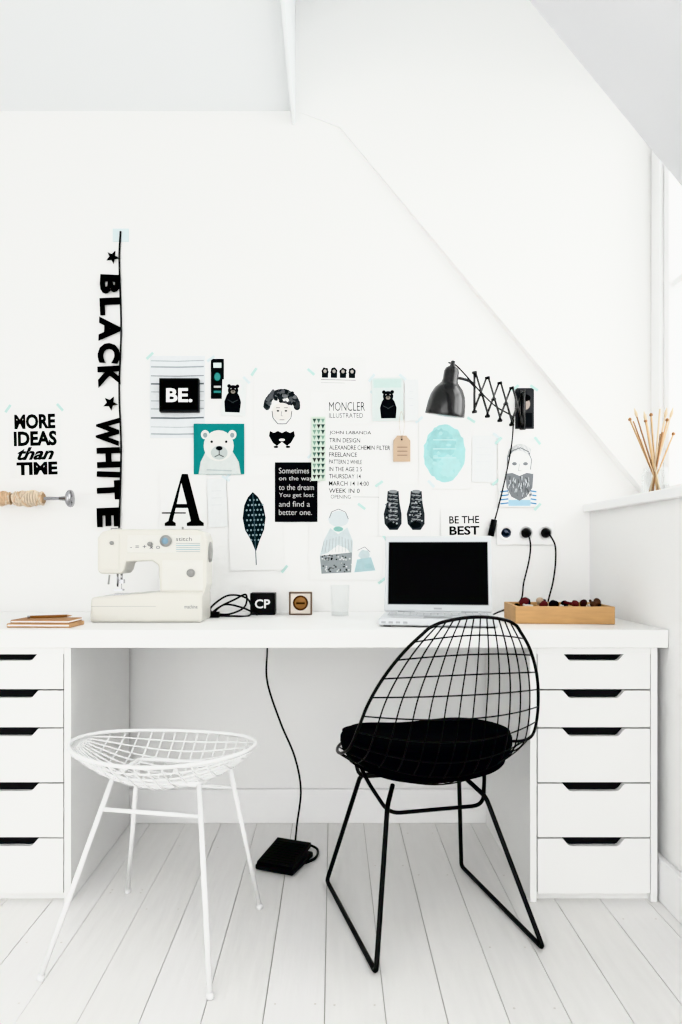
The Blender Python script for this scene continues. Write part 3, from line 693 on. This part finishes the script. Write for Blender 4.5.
# ================= WHITE WIRE STOOL =================
C1=Vector((-.411,-.774,0)); MSt=Matrix.Translation(C1)@Matrix.Rotation(math.radians(-9),4,'Z')
e=empty('wire_stool',C1)
A_,B_=.226,.166
def st(s,t):
    c=math.sqrt(max(0,1-(.97*t)**2)); x=A_*t; y=B_*s*c
    z=.464+.012*t*t-.006*(t**6)-.090*(1-t*t)**.8*(1-s*s)
    return Vector((x,y,z))
mb=MB(MSt)
rim=[Vector((A_*math.cos(a),B_*math.sin(a),.464+.012*math.cos(a)**2)) for a in [2*math.pi*k/72 for k in range(72)]]
mb.tube(rim,.0045,WHT,8,cyc=True); mb.obj('rim',e)
mb=MB(MSt)
for k in range(14):
    s=-1+2*(k+1)/15; mb.tube([st(s,-1+j/25) for j in range(51)],.0021,WHT,6)
for k in range(15):
    t=-.94+1.88*k/14; mb.tube([st(-1+j/10,t)+Vector((0,0,-.003)) for j in range(21)],.0021,WHT,6)
mb.obj('wire_seat',e)
mb=MB(); r=.0062
feet=[(-.642,-.941),(-.257,-1.010),(-.192,-.617),(-.565,-.528)]
tops=[(-.512,-.842,.410),(-.306,-.868,.404),(-.262,-.70,.404),(-.497,-.675,.408)]
def lerp(a,b,t): return a+(b-a)*t
L=[]
for f,t in zip(feet,tops):
    f3=Vector((f[0],f[1],0.0)); t3=Vector(t); L.append((f3,t3)); mb.tube([f3,t3],r,WHT,12)
    mb.tube([f3,f3+(t3-f3).normalized()*.012],.0085,WHT,12)
zt=.84
q4=[lerp(a,b,zt) for a,b in L]
mb.tube([q4[0],q4[1]],.005,WHT,10); mb.tube([q4[2],q4[3]],.005,WHT,10)
tt=[b for a,b in L]
mb.tube(fillet([tt[0],tt[1],tt[2],tt[3],tt[0]],.02),.005,WHT,10)
mb.obj('legs',e)

# ================= LIGHT / CAMERA =================
sc=bpy.context.scene
w=bpy.data.worlds.new('World'); sc.world=w; w.use_nodes=True
nt=w.node_tree; bg=nt.nodes['Background']; bg.inputs[0].default_value=(1,.995,.985,1); bg.inputs[1].default_value=3.7
su=bpy.data.lights.new('daylight','SUN'); su.energy=5.0; su.angle=math.radians(90); su.color=(1,.99,.97)
so=bpy.data.objects.new('daylight_sun',su); sc.collection.objects.link(so)
so.rotation_euler=Vector((-1,.1,-.5)).to_track_quat('-Z','Y').to_euler(); so.location=(3,-.8,3)
cam=bpy.data.cameras.new('camera'); co=bpy.data.objects.new('camera',cam); sc.collection.objects.link(co)
co.location=(0,-DW,CH); co.rotation_euler=(math.pi/2,0,0)
cam.sensor_fit='VERTICAL'; cam.sensor_height=36; cam.sensor_width=24; cam.lens=36*F/1024
cam.shift_y=(CY-512)/1024; cam.shift_x=-(CX-341)/1024; cam.clip_start=.02
sc.camera=co
try: sc.view_settings.view_transform='Khronos PBR Neutral'
except Exception: sc.view_settings.view_transform='Standard'
sc.view_settings.exposure=0.0
